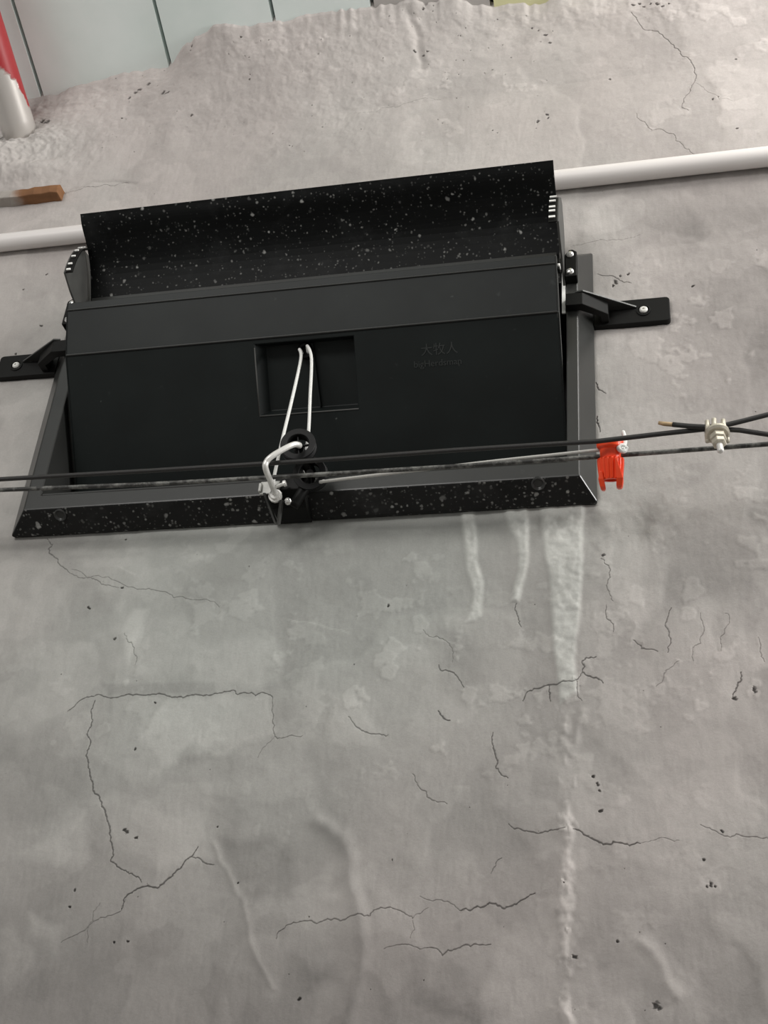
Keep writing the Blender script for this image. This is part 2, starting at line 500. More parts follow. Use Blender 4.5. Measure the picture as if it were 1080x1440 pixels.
# patches traced from the photograph (pixel outlines laid on the wall)
PATCH = [  # outline, brightness, relief, soft edge, wobble
    ([(205, 1040), (230, 988), (300, 984), (380, 984), (383, 1034), (320, 1060), (232, 1082)], .10, .0006, .004, .008),
    ([(270, 908), (365, 893), (402, 925), (392, 960), (280, 962)], .08, .0005, .006, .008),
    ([(18, 1206), (60, 1178), (122, 1138), (128, 1205), (110, 1222)], .09, .0004, .006, .006),
    ([(130, 1130), (160, 1118), (235, 1130), (300, 1160), (295, 1200), (230, 1225), (160, 1210)], .09, .0008, .008, .010),
    ([(308, 1172), (395, 1178), (412, 1200), (410, 1258), (345, 1265), (322, 1218)], -.10, -.0004, .006, .008),
    ([(140, 962), (302, 958), (303, 971), (150, 979)], -.08, 0, .002, .002),
    ([(250, 1060), (275, 1040), (292, 1055), (285, 1072), (255, 1075)], -.12, 0, .005, .005),
    ([(615, 880), (660, 890), (690, 955), (660, 985), (612, 935)], -.09, 0, .010, .010),
    ([(130, 890), (195, 870), (262, 880), (270, 940), (205, 955), (145, 940)], .06, .0003, .008, .012),
    ([(465, 985), (500, 985), (545, 1025), (520, 1050), (470, 1040)], .08, .0006, .004, .006),
    ([(840, 720), (905, 722), (925, 800), (910, 850), (895, 890), (850, 840)], .10, .0010, .006, .012),
    ([(900, 735), (1000, 730), (1075, 780), (1060, 840), (930, 850), (910, 800)], -.10, -.0003, .012, .016),
    ([(925, 870), (985, 860), (1075, 900), (1070, 960), (1000, 975), (930, 930)], .06, .0005, .010, .014),
    ([(920, 1300), (990, 1290), (1080, 1350), (1090, 1440), (980, 1440), (970, 1380)], -.04, -.0006, .008, .010),
    ([(860, 1325), (905, 1320), (1000, 1420), (990, 1440), (960, 1440)], .08, .0006, .006, .006),
    ([(100, 760), (215, 752), (212, 815), (170, 860), (110, 800)], .09, .0004, .008, .012),
    ([(395, 750), (500, 742), (495, 770), (420, 775)], .10, .0005, .006, .008),
    ([(185, 858), (205, 860), (198, 900), (182, 935), (172, 890)], .12, .0008, .004, .006),
    ([(450, 760), (650, 745), (740, 800), (600, 870), (470, 830)], -.03, 0, .02, .02),
    ([(0, 560), (75, 545), (30, 700), (0, 710)], .06, 0, .012, .010),
    ([(410, 1252), (500, 1250), (505, 1310), (420, 1318)], .05, .0004, .008, .006),
    ([(600, 1410), (700, 1405), (695, 1440), (610, 1440)], -.14, -.0004, .010, .010),
    ([(420, 1355), (460, 1350), (470, 1380), (430, 1390)], -.12, 0, .010, .008),
    ([(930, 320), (985, 300), (1010, 330), (960, 360)], -.06, 0, .014, .012),
    ([(900, 290), (1000, 262), (1200, 250), (1200, 520), (1050, 560), (980, 440)], -.17, 0, .05, .02),  # cloudy stain, darkened further to offset the side light
    ([(880, 600), (1200, 560), (1200, 860), (960, 840), (900, 760)], -.06, 0, .04, .02),
    ([(820, 1080), (1200, 1040), (1200, 1300), (1000, 1300), (840, 1280)], .06, 0, .04, .02),
    ([(-60, 1300), (330, 1330), (600, 1350), (700, 1480), (-60, 1480)], -.07, 0, .03, .02),
    ([(-60, 1020), (110, 1030), (120, 1130), (40, 1160), (-60, 1170)], -.08, 0, .012, .012),
    ([(30, 580), (-60, 560), (-60, 400), (60, 360), (85, 440)], .02, 0, .03, .02),
    ([(40, 1280), (85, 1310), (80, 1345), (45, 1330)], .09, .0006, .006, .008),
    ([(0, 780), (60, 770), (120, 850), (60, 960), (0, 980)], .02, 0, .02, .02),
    ([(780, 990), (810, 985), (830, 1160), (820, 1300), (790, 1300)], .04, 0, .010, .008),
]
for i, (poly, dv, dh, soft, wob) in enumerate(PATCH):
    w, c = inside_soft(to_wall(poly), soft, wob, 300 + 7 * i)
    V[w] += 1.7 * dv * c; H[w] += dh * c

# cement that ran down under the inlet and dried: rough, pale and proud of the wall
RUNS = [
    [(757, 700), (822, 695), (820, 745), (817, 800), (812, 860), (810, 940), (811, 975), (786, 990), (783, 940), (776, 870), (770, 800), (763, 750)],
    [(648, 705), (668, 705), (669, 760), (671, 790), (677, 820), (676, 868), (668, 874), (655, 876), (663, 860), (664, 830), (656, 800), (652, 760)],
    [(708, 700), (744, 700), (741, 750), (741, 795), (734, 820), (728, 846), (720, 845), (722, 825), (729, 800), (727, 765), (716, 735)],
]
for i, poly in enumerate(RUNS):
    w, c = inside_soft(to_wall(poly), .0022, .0018, 700 + 9 * i)
    g = fbm(XS[w[1]], ZT[w[0]], 110, 3, 720 + i)
    V[w] += c * (.40 + .08 * g); H[w] += c * (.0016 + .0008 * g)
    PK[w] = PK[w] * (1 - .7 * c)
# the vertical seam of squeezed-out mortar below the widest run
seam = rough_line(to_wall([(794, 985), (800, 1000), (790, 1040), (795, 1075), (797, 1160), (795, 1250), (794, 1330), (797, 1400), (797, 1460)]), .05, RNG, 3)
r = dist_field(seam, .014)
w, D, T = r
g = fbm(XS[w[1]], ZT[w[0]], 75, 4, 801, .6, 1.0, .6)
s = np.clip(1.4 - 1.4 * D / (.0070 + .0050 * np.clip(g, -1, 1)), 0, 1) * np.clip(.35 + .65 * (T > .45) + .5 * g, 0, 1.3)
V[w] += .19 * s; H[w] += .0018 * s * (1 + .6 * g)
# soft folds in the coat
for k, (pl_, wd, hh, dv) in enumerate([
        ([(445, 1155), (478, 1178), (492, 1210), (495, 1252), (506, 1292), (511, 1335), (503, 1375), (492, 1420), (486, 1450)], .008, .0030, -.10),  # the fold's shaded edge is also painted darker
        ([(300, 1185), (325, 1235), (350, 1300), (385, 1390)], .003, .0008, .10),
        ([(900, 1325), (950, 1400)], .006, .0018, .04),
        ([(90, 270), (130, 255), (190, 258)], .003, -.0014, -.05),
        ([(230, 100), (245, 150), (235, 215), (200, 240)], .03, .004, .0),
        ([(585, 40), (595, 75), (598, 100)], .006, -.003, -.02),
        ([(820, 1000), (803, 1060), (790, 1040)], .004, .0014, .06)]):
    P = rough_line(to_wall(pl_), .05, RNG, 2)
    r = dist_field(P, wd * 2.5)
    if r is None: continue
    w, D, T = r
    e = np.exp(-(D / wd) ** 2)
    H[w] += hh * e; V[w] += dv * np.exp(-(D / (wd * .7)) ** 2)

# cracks: narrow, recessed and dirty
CRACKS = [  # (pixel polyline, strength 0..1)
    ([(95, 1000), (112, 985), (125, 980), (138, 976), (158, 981), (180, 976), (205, 977), (240, 980), (262, 978), (285, 978), (305, 975), (325, 971), (345, 974), (375, 975), (383, 980)], .75),
    ([(383, 980), (384, 1005), (386, 1035), (395, 1038), (412, 1034), (425, 1034)], .45),
    ([(386, 1035), (375, 1045), (362, 1065)], .3),
    ([(133, 985), (128, 1010), (122, 1032), (127, 1045), (122, 1065), (124, 1080), (130, 1100), (138, 1118), (143, 1128), (150, 1150), (155, 1175), (158, 1200), (155, 1211), (170, 1222), (185, 1228), (198, 1240)], .85),
    ([(85, 1325), (110, 1312), (125, 1300), (150, 1288), (170, 1280), (176, 1264)], .4),
    ([(170, 1278), (178, 1258), (190, 1251), (207, 1245), (220, 1248), (235, 1235), (250, 1222), (262, 1208), (270, 1203), (278, 1190)], .95),
    ([(270, 1205), (285, 1212), (300, 1215)], .7),
    ([(66, 757), (69, 778), (82, 792), (95, 803)], .7),
    ([(95, 803), (118, 812), (142, 821), (167, 826)], .45),
    ([(100, 800), (200, 828), (260, 841), (308, 854)], .4),
    ([(175, 890), (178, 895), (188, 915), (190, 935)], .45),
    ([(122, 1325), (130, 1295), (140, 1270)], .3),
    ([(735, 985), (750, 968), (765, 964), (772, 962), (785, 961), (800, 958), (812, 955), (820, 945)], .8),
    ([(820, 945), (818, 930), (824, 924), (838, 923)], .8),
    ([(818, 944), (830, 950), (848, 960)], .9),
    ([(772, 962), (774, 985)], .8),
    ([(808, 955), (812, 975), (818, 985)], .5),
    ([(693, 1030), (692, 1045), (696, 1060), (697, 1080), (705, 1090), (714, 1094)], .8),
    ([(580, 1088), (590, 1108), (600, 1120), (615, 1128), (628, 1130)], .5),
    ([(616, 999), (622, 1007), (633, 1013)], 1.0),
    ([(617, 935), (620, 943), (636, 945), (648, 958), (652, 966)], .7),
    ([(595, 886), (622, 898), (632, 905), (636, 932)], .3),
    ([(845, 785), (858, 800), (862, 845)], .55),
    ([(852, 850), (853, 870), (862, 888)], .6),
    ([(890, 900), (902, 912), (925, 916)], .7),
    ([(944, 855), (941, 890), (939, 918)], .65),
    ([(955, 930), (938, 942), (922, 966)], .4),
    ([(1020, 862), (1022, 880), (1014, 915)], .35),
    ([(985, 862), (990, 885), (985, 905), (975, 930)], .4),
    ([(1066, 895), (1068, 915), (1075, 930)], .4),
    ([(1042, 945), (1037, 965), (1030, 980)], .9),
    ([(726, 848), (727, 865), (733, 881)], .65),
    ([(490, 1008), (505, 1024), (522, 1032), (545, 1033)], .6),
    ([(388, 1320), (400, 1305), (412, 1297), (430, 1295), (460, 1292), (495, 1288), (512, 1289), (525, 1280), (535, 1276), (560, 1280), (580, 1292)], .6),
    ([(580, 1292), (592, 1284), (602, 1276)], .35),
    ([(715, 1158), (735, 1168), (755, 1172), (775, 1167), (795, 1165)], .7),
    ([(806, 1166), (825, 1175), (842, 1184), (855, 1187), (870, 1185), (885, 1189), (900, 1186)], .95),
    ([(900, 1186), (930, 1178), (955, 1182)], .25),
    ([(590, 1260), (620, 1265), (640, 1275), (652, 1280)], .35),
    ([(646, 1280), (680, 1275), (697, 1270), (708, 1278), (725, 1272), (740, 1262), (752, 1256)], .85),
    ([(540, 1335), (555, 1330), (575, 1329), (600, 1333)], .4),
    ([(600, 1333), (622, 1344), (640, 1335), (652, 1329), (690, 1328)], .65),
    ([(985, 1160), (1005, 1168), (1018, 1176), (1035, 1173), (1060, 1177), (1095, 1181)], .45),
    ([(690, 1228), (697, 1212), (705, 1206)], .5),
    ([(577, 1320), (580, 1295)], .3),
    ([(888, 22), (895, 28), (925, 45), (940, 58), (952, 68), (965, 80), (975, 92), (978, 104), (974, 118), (969, 130), (968, 155)], .65),
    ([(895, 160), (912, 180), (950, 197), (962, 207), (980, 217)], .45),
    ([(975, 116), (1000, 130), (1030, 142)], .2),
    ([(290, 45), (330, 36)], .2),
    ([(500, 160), (560, 150), (620, 140)], .25),
    ([(805, 345), (850, 338), (900, 330)], .2),
    ([(80, 272), (130, 262), (180, 256)], .5),
    ([(840, 385), (855, 388), (870, 393), (888, 398)], .55),
    ([(838, 538), (843, 548), (852, 553)], 1.0),
    ([(840, 585), (841, 597), (844, 607)], 1.0),
    ([(875, 610), (878, 618)], .8),
]
CRACK_LINES = [(np.array(rough_line(to_wall(pts), .10, RNG, 4)), st) for pts, st in CRACKS]
# pale scratch
for pts in ([(405, 870), (420, 874), (455, 880), (490, 889)], [(165, 795), (190, 808)], [(640, 905), (600, 895)]):
    P = rough_line(to_wall(pts), .04, RNG, 2)
    w, D, T = dist_field(P, .004)
    V[w] += .16 * np.clip(1.5 - D / .0009, 0, 1)
# pits and holes
PITS = [(810, 1347, 3.5), (922, 1415, 6), (926, 1418, 4), (868, 1325, 2.5), (835, 1092, 3), (840, 1102, 3), (843, 1140, 3), (843, 1112, 2.5),
        (305, 1162, 2), (333, 1241, 2), (178, 1170, 4), (190, 1178, 3), (105, 1251, 2.5), (98, 1275, 2), (178, 1323, 2), (1060, 967, 4), (1034, 982, 4),
        (218, 988, 2), (190, 1053, 2.5), (123, 853, 3), (160, 898, 2.5), (545, 852, 2.5), (850, 780, 3), (176, 758, 2), (170, 826, 2.5),
        (757, 171, 4), (769, 162, 4), (771, 167, 3), (272, 162, 4), (6, 192, 12), (11, 201, 10), (14, 208, 8), (70, 158, 8), (66, 152, 7), (73, 155, 6), (175, 160, 3), (200, 118, 6), (205, 114, 5), (190, 128, 5), (240, 122, 5), (246, 124, 4), (222, 106, 5), (358, 75, 3), (360, 119, 3), (590, 82, 3), (610, 30, 5), (607, 35, 4), (625, 20, 5),
        (600, 85, 3), (607, 80, 3), (290, 78, 3), (900, 10, 4), (915, 11, 3), (925, 12, 4), (905, 14, 3), (940, 10, 3), (950, 3, 3), (892, 13, 4), (933, 14, 3),
        (752, 42, 3), (760, 46, 3), (768, 52, 3), (774, 62, 3), (1035, 83, 3), (1002, 138, 3), (1010, 135, 2), (1035, 180, 2), (858, 112, 3),
        (56, 457, 3), (22, 497, 3), (60, 505, 2.5), (64, 385, 2.5), (32, 407, 2), (872, 388, 3), (866, 398, 4), (884, 385, 3), (862, 402, 3), (975, 402, 3),
        (1016, 1170, 2.5), (990, 1209, 3), (1000, 1246, 3), (995, 1248, 2), (1005, 1247, 2), (420, 1406, 3), (160, 1325, 2)]
rp = np.random.default_rng(77)
for k in range(150):
    PITS.append((rp.uniform(130, 780), rp.uniform(20, 215) if k % 3 else rp.uniform(20, 110), rp.uniform(.6, 1.6)))
for k in range(70):
    PITS.append((rp.uniform(0, 1080), rp.uniform(0, 1440), rp.uniform(.5, 1.1)))
PIT_SPOTS = []
for px, py, rr in PITS:
    q = at(px, py)[[0, 2]]; R_ = rr * .00040
    PIT_SPOTS.append((q, q + np.array([rp.normal(), rp.normal() * .7]) * R_ * 1.2, R_))

# lumps where the roof tube enters, and the pushed-up mortar along the roof boards
def lump(px, py, rx, rz, h):
    q = at(px, py)[[0, 2]]
    return h * np.exp(-((gx - q[0]) / rx) ** 2 - ((gz - q[1]) / rz) ** 2)
H += lump(-8, 225, .05, .045, .030) + lump(60, 190, .045, .035, .010) + lump(40, 240, .05, .02, .012)
crumb = np.exp(-((gx + .575) / .09) ** 2 - ((gz - 2.755) / .09) ** 2)
H += crumb * (.0040 * fbm(XS, ZT, 30, 3, 55, .6) - .0060 * np.abs(fbm(XS, ZT, 45, 4, 56, .55)))
edge_rough = np.clip((gz - 2.80) / .10, 0, 1)
H += edge_rough * (.0011 * fbm(XS, ZT, 40, 4, 61, .6))
V += .02 * crumb

# cove: the render curls up on to the roof boards with a ragged edge
EDGE = [(-200, 178), (0, 155), (58, 136), (82, 133), (105, 121), (140, 116), (180, 104), (215, 98), (236, 97), (246, 88), (262, 66), (275, 52), (300, 37),
        (330, 33), (390, 25), (440, 24), (480, 15), (520, 8), (560, 4), (600, 2), (660, 3), (700, 4), (780, -8), (1080, -45), (1400, -60)]
eb = np.array([on_ceiling(*p) for p in EDGE])
reach = np.interp(XS, eb[:, 0], np.maximum(eb[:, 1], .004))
rag = np.zeros(nx)
for fq, am in ((14, .006), (45, .0040), (130, .0022)):
    rag += am * vnoise(XS, np.array([0.0, 1.0]), fq, 1, 90 + fq)[0]
reach = np.maximum(reach, .003); rag = rag * np.clip(reach / .03, .35, 1)

PX = np.broadcast_to(XS[None, :], (nz, nx)).copy()
PY = -H.copy(); PZ = np.broadcast_to(ZT[:, None], (nz, nx)).copy()
n0 = len(ZS)
tt = (np.arange(1, NCOVE + 1) / NCOVE)[:, None]
reach_s = np.convolve(np.pad(reach, 25, 'edge'), np.ones(51) / 51, 'valid')     # body of the cove is smoother than its lip
lip = np.maximum(reach + rag, .003)[None, :]
blend = tt ** 5
reach_t = reach_s[None, :] * (1 - blend) + lip * blend
zc = Z_JOIN + SLOPE * lip
o_c = (2 * tt * (1 - tt) * .30 + tt ** 2) * reach_t
z_c = (1 - tt) ** 2 * Z_COVE + 2 * tt * (1 - tt) * (Z_COVE + .075) + tt ** 2 * (zc - .004)
fade = np.clip((1 - tt) * 6, 0, 1)
nrm_o, nrm_z = np.cos(tt * .5), -np.sin(tt * .5)
hc = H[n0:] * (.35 + .65 * fade)
PY[n0:] = -(o_c + hc * nrm_o); PZ[n0:] = z_c + hc * nrm_z
PZ[-1] = zc[0] + .012                         # the lip tucks up into the boards
PY[-1] = PY[-2]

verts = np.stack([PX, PY, PZ], -1).reshape(-1, 3)
V = np.clip(V, .12, 1.5)
grey = np.array([.368, .374, .352]); pink = np.array([.392, .362, .345])
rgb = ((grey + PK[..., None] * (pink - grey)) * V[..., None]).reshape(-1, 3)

jj, ii = np.meshgrid(np.arange(nz - 1), np.arange(nx - 1), indexing='ij')
xm = (XS[:-1] + XS[1:]) / 2; zm = (ZT[:-1] + ZT[1:]) / 2
keep = ~(((xm > -.350) & (xm < .326))[None, :] & ((zm > 2.012) & (zm < 2.358))[:, None])   # opening for the inlet
# quads that a crack or a pit runs through are split finely so that these stay narrow
near = np.zeros((nz - 1, nx - 1), bool)
for P_, reach_ in [(c[0], .0030) for c in CRACK_LINES] + [(np.array([p[0], p[1]]), p[2] * 1.6 + .002) for p in PIT_SPOTS]:
    r = dist_field(P_, reach_ + .003)
    if r is None: continue
    w, D, T = r
    m = D < reach_
    zi, xi = np.nonzero(m); zi += w[0].start; xi += w[1].start
    for dz in (-1, 0):
        for dx in (-1, 0):
            z_, x_ = np.clip(zi + dz, 0, nz - 2), np.clip(xi + dx, 0, nx - 2)
            near[z_, x_] = True
near &= keep
base = keep & ~near
a = jj[base] * nx + ii[base]
quads = np.stack([a, a + 1, a + nx + 1, a + nx], -1)
SUB = 4
fj, fi = jj[near], ii[near]
k = np.arange(SUB + 1)
lz, lx = np.meshgrid(k, k, indexing='ij')
key = ((fj[:, None, None] * SUB + lz) * (nx * SUB) + (fi[:, None, None] * SUB + lx)).reshape(-1)
wz = np.broadcast_to(lz / SUB, (len(fj), SUB + 1, SUB + 1)).reshape(-1); wx = np.broadcast_to(lx / SUB, (len(fj), SUB + 1, SUB + 1)).reshape(-1)
src = np.repeat(fj * nx + fi, (SUB + 1) ** 2)
uk, first, inv = np.unique(key, return_index=True, return_inverse=True)
wz, wx, src = wz[first][:, None], wx[first][:, None], src[first]
def bil(A): return (A[src] * (1 - wx) + A[src + 1] * wx) * (1 - wz) + (A[src + nx] * (1 - wx) + A[src + nx + 1] * wx) * wz
fv, fc = bil(verts), bil(rgb)
par = np.stack([PX, np.broadcast_to(ZT[:, None], (nz, nx))], -1).reshape(-1, 2)
fpar = bil(par)
def seg_dist(Q, P_):
    D = np.full(len(Q), 9.0); T = np.zeros(len(Q)); n = max(len(P_) - 1, 1)
    for i in range(len(P_) - 1):
        a_, d = P_[i], P_[i + 1] - P_[i]; L2 = max(d @ d, 1e-12)
        t = np.clip(((Q - a_) @ d) / L2, 0, 1)
        q = np.hypot(Q[:, 0] - a_[0] - t * d[0], Q[:, 1] - a_[1] - t * d[1])
        m = q < D; D[m] = q[m]; T[m] = ((i + t) / n)[m]
    return D, T
dark = np.ones(len(fv)); dip = np.zeros(len(fv))
wob = np.sin(fpar[:, 0] * 900 + 3 * np.sin(fpar[:, 1] * 700)) * .5 + .5
for P_, st in CRACK_LINES:
    lo, hi = P_.min(0) - .004, P_.max(0) + .004
    idx = np.nonzero(((fpar > lo) & (fpar < hi)).all(1))[0]
    if len(idx) == 0: continue
    D, T = seg_dist(fpar[idx], P_)
    half = (.00022 + .00048 * st) * np.clip(1.35 - np.abs(T - .5) * 1.3, .45, 1.2) * (.65 + .6 * wob[idx])
    c = np.clip(1.5 - D / half, 0, 1)
    dark[idx] = np.minimum(dark[idx], 1 - (.06 + .52 * st) * c); dip[idx] = np.maximum(dip[idx], .0010 * c * (.3 + st))
for p0_, p1_, R_ in PIT_SPOTS:
    idx = np.nonzero((np.abs(fpar - p0_) < R_ * 5 + .001).all(1))[0]
    if len(idx) == 0: continue
    D, T = seg_dist(fpar[idx], np.array([p0_, p1_]))
    c = np.clip(1.5 - D / (R_ * (.7 + .6 * wob[idx])), 0, 1)
    dark[idx] = np.minimum(dark[idx], 1 - .75 * c); dip[idx] = np.maximum(dip[idx], .0022 * c)
fv[:, 1] += dip; fc *= dark[:, None]
inv = inv.reshape(len(fj), SUB + 1, SUB + 1) + len(verts)
fq = np.stack([inv[:, :-1, :-1], inv[:, :-1, 1:], inv[:, 1:, 1:], inv[:, 1:, :-1]], -1).reshape(-1, 4)
verts = np.concatenate([verts, fv]); rgb = np.concatenate([rgb, fc]); quads = np.concatenate([quads, fq])
me = bpy.data.meshes.new('wall_back')
me.vertices.add(len(verts)); me.vertices.foreach_set('co', verts.astype(np.float32).ravel())
me.loops.add(quads.size); me.loops.foreach_set('vertex_index', quads.astype(np.int32).ravel())
me.polygons.add(len(quads))
me.polygons.foreach_set('loop_start', np.arange(0, quads.size, 4, dtype=np.int32))
me.polygons.foreach_set('use_smooth', np.ones(len(quads), bool))
me.update(calc_edges=True)
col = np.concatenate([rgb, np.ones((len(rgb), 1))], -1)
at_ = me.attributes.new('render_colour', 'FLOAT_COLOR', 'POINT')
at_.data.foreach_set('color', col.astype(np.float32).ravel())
me.materials.append(M_WALL)
wall = put(bpy.data.objects.new('wall_back', me))
wall['kind'] = 'structure'
wall['label'] = 'cracked grey cement rendered wall with dried mortar runs'

fl = obj('floor', box(-2.4, 2.4, -.0, 4.0, -.10, 0.0), M_FLOOR)
fl['kind'] = 'structure'

# roof lining: a dark deck with separate foam boards under it
def slab(x0, x1, o0, o1, lift, thick):
    v, f = box(x0, x1, o0, o1, 0, 1)
    return [(x, y, Z_JOIN - SLOPE * y + lift + z * thick) for x, y, z in v], f
deck = obj('ceiling', slab(-2.4, 2.4, -.06, 2.6, .034, .03), M_DARK)
deck['kind'] = 'structure'
seams = [-1.45, -1.13, -.83, -.542, -.313, -.130, .026, .206, .42, .70, 1.0, 1.4, 1.9]
for k in range(len(seams) - 1):
    g = .0030
    mt = M_FOAM
    if seams[k] == .206: mt = M_FOAM_Y
    if seams[k] == .026: mt = M_FOAM_G
    obj('ceiling_panel', slab(seams[k] + g, seams[k + 1] - g, -.02, 2.5, 0.0, .030), mt, deck)

# ------------------------------------------------------------------ white conduit along the wall
pz, po = 2.5215, .0138
pp = [(x, -po - .0008 * math.sin(x * 2.1), pz + .0006 * math.sin(x * 3.0)) for x in np.linspace(-2.3, 2.3, 60)]
conduit = obj('conduit_pipe', tube(pp, .0133, 28), M_PIPE, smooth=True)
tag(conduit, 'long white plastic conduit pipe running along the wall behind the inlet hood', 'pipe')

# ------------------------------------------------------------------ roof tube (red over galvanised)
def roof_tube():
    p0 = at(22, 168, .02)
    dr = np.array([0, -math.cos(math.radians(23)), math.sin(math.radians(23))])
    t = thing('roof_tube', 'round steel roof tube, red paint above bare galvanised end, set in mortar', 'steel tube', p0)
    m, nt, b = new_mat('red_paint_over_zinc')
    c = coords(nt)
    sp = N(nt, 'ShaderNodeSeparateXYZ'); nt.links.new(c, sp.inputs[0])
    ad = N(nt, 'ShaderNodeMath', operation='MULTIPLY_ADD'); ad.inputs[1].default_value = .045
    nt.links.new(noise(nt, c, 26, 4), ad.inputs[0]); nt.links.new(sp.outputs['Z'], ad.inputs[2])
    f = ramp(nt, ad.outputs[0], .036, .0385)
    nt.links.new(mix(nt, f, (.58, .55, .52), (.36, .030, .034)), b.inputs['Base Color'])
    b.inputs['Roughness'].default_value = .38
    inv = N(nt, 'ShaderNodeMath', operation='SUBTRACT'); inv.inputs[0].default_value = 1
    nt.links.new(f, inv.inputs[1])
    ml = N(nt, 'ShaderNodeMath', operation='MULTIPLY'); ml.inputs[1].default_value = .35
    nt.links.new(inv.outputs[0], ml.inputs[0]); nt.links.new(ml.outputs[0], b.inputs['Metallic'])
    bump(nt, b, f, .5, .0015)
    obj('tube_body', tube([p0 + dr * s for s in (-.06, 0, .05, .1, .2, .4, .9, 1.6)], .0275, 40), m, t, smooth=True)
    # self-drilling screw head on the red paint
    hc = p0 + dr * .125 + np.array([-.002, .006, -.0275])
    obj('screw_hole', lathe(hc, (0, -.3, -1), [(-.004, .006), (.0015, .006), (.0015, .004), (-.002, .003)], 14), M_DARK, t, part_label='dark drilled hole in the red paint')
roof_tube()

# wooden batten stub left in the mortar
def batten():
    m, nt, b = new_mat('weathered_batten')
    c = coords(nt)
    mp = N(nt, 'ShaderNodeMapping'); mp.inputs['Scale'].default_value = (6, 60, 60)
    nt.links.new(c, mp.inputs['Vector'])
    g = noise(nt, mp.outputs['Vector'], 2.0, 5)
    wood = mix(nt, g, (.13, .055, .022), (.30, .14, .055))
    sp = N(nt, 'ShaderNodeSeparateXYZ'); nt.links.new(c, sp.inputs[0])
    ad = N(nt, 'ShaderNodeMath', operation='MULTIPLY_ADD'); ad.inputs[1].default_value = .04
    nt.links.new(noise(nt, c, 30, 5), ad.inputs[0])
    sh = N(nt, 'ShaderNodeMath', operation='ADD'); sh.inputs[1].default_value = .10
    nt.links.new(sp.outputs['X'], sh.inputs[0]); nt.links.new(sh.outputs[0], ad.inputs[2])
    smear = ramp(nt, ad.outputs[0], .045, .060)
    nt.links.new(mix(nt, smear, (.36, .33, .30), wood), b.inputs['Base Color'])
    b.inputs['Roughness'].default_value = .8
    bump(nt, b, g, .5, .001)
    r = at(84, 268, .012)
    x1 = r[0]; z0, z1 = r[2] - .008, r[2] + .011
    nseg = 10; V_, F_ = [], []
    rr = random.Random(5)
    for i in range(nseg + 1):
        x = x1 - .13 * (1 - i / nseg)
        j = lambda a: rr.uniform(-a, a)
        V_ += [(x, .02, z0 + j(.001)), (x, -.018 + j(.0012), z0 + j(.0015)), (x, -.020 + j(.0015), z0 + .012), (x, -.014 + j(.001), z1 + j(.001)), (x, .02, z1)]
    for i in range(nseg):
        for k in range(5):
            F_.append((i * 5 + k, i * 5 + (k + 1) % 5, i * 5 + 5 + (k + 1) % 5, i * 5 + 5 + k))
    F_ += [(0, 1, 2, 3, 4), tuple(range(nseg * 5, nseg * 5 + 5))]
    o = obj('batten_stub', (V_, F_), m, None, (x1, 0, z0), bevel=.0012)
    tag(o, 'short brown wooden batten end stuck in the mortar below the roof tube', 'wood')
batten()

# ------------------------------------------------------------------ the air inlet
XC = -.018
INLET = thing('air_inlet', 'black plastic wall air inlet with tilted flap and speckled hood', 'air inlet', (XC, 0, 2.0))

# frame: flared box rim; loops run from the wall out to the front lip and back inside
def frame_geo():
    loops = [(-.380, .344, 2.000, 2.387, .000), (-.3815, .3455, 1.9985, 2.388, .006), (-.356, .328, 2.017, 2.356, .035),
             (-.3370, .3135, 2.038, 2.336, .035), (-.3370, .3135, 2.038, 2.336, -.16)]
    V_, F_, MI = [], [], []
    for x0, x1, z0, z1, o in loops:
        V_ += [(x0, -o, z0), (x1, -o, z0), (x1, -o, z1), (x0, -o, z1)]
    for i in range(len(loops) - 1):
        for k in range(4):
            F_.append((i * 4 + k, i * 4 + (k + 1) % 4, i * 4 + 4 + (k + 1) % 4, i * 4 + 4 + k))
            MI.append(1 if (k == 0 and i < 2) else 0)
    return V_, F_, MI
fr = obj('frame', frame_geo(), [M_FRAME, M_UNDER], INLET, bevel=.0016, segs=2)
obj('added_back_board', box(-.336, .3125, -.158, -.150, 2.039, 2.335), M_DARK, INLET)  # added dark board, keeps light from behind out of the duct
# inner bottom sill carrying the flap hinge
obj('hinge_sill', prism([(.034, 2.038), (.034, 2.041), (-.02, 2.048), (-.06, 2.052), (-.06, 2.038)], 'x', -.3365, .313), M_FRAME, INLET, bevel=.001)
for px, py in ((85, 724), (757, 680)):
    oo = np.linspace(.004, .036, 200)
    zz = np.array([at(px, py, q)[2] for q in oo])
    best = oo[np.argmin(np.abs(zz - (1.9985 + (oo - .006) * .638)))]
    c = at(px, py, best)
    n = np.array([0, -.538, -.843])
    obj('screw_hole', lathe(c, n, [(-.002, .0082), (.0014, .0080), (.0022, .0068), (.0008, .0052), (.0002, .0046), (.0002, .0005)], 24, None), [M_FRAME, M_DARK], fr, smooth=False)

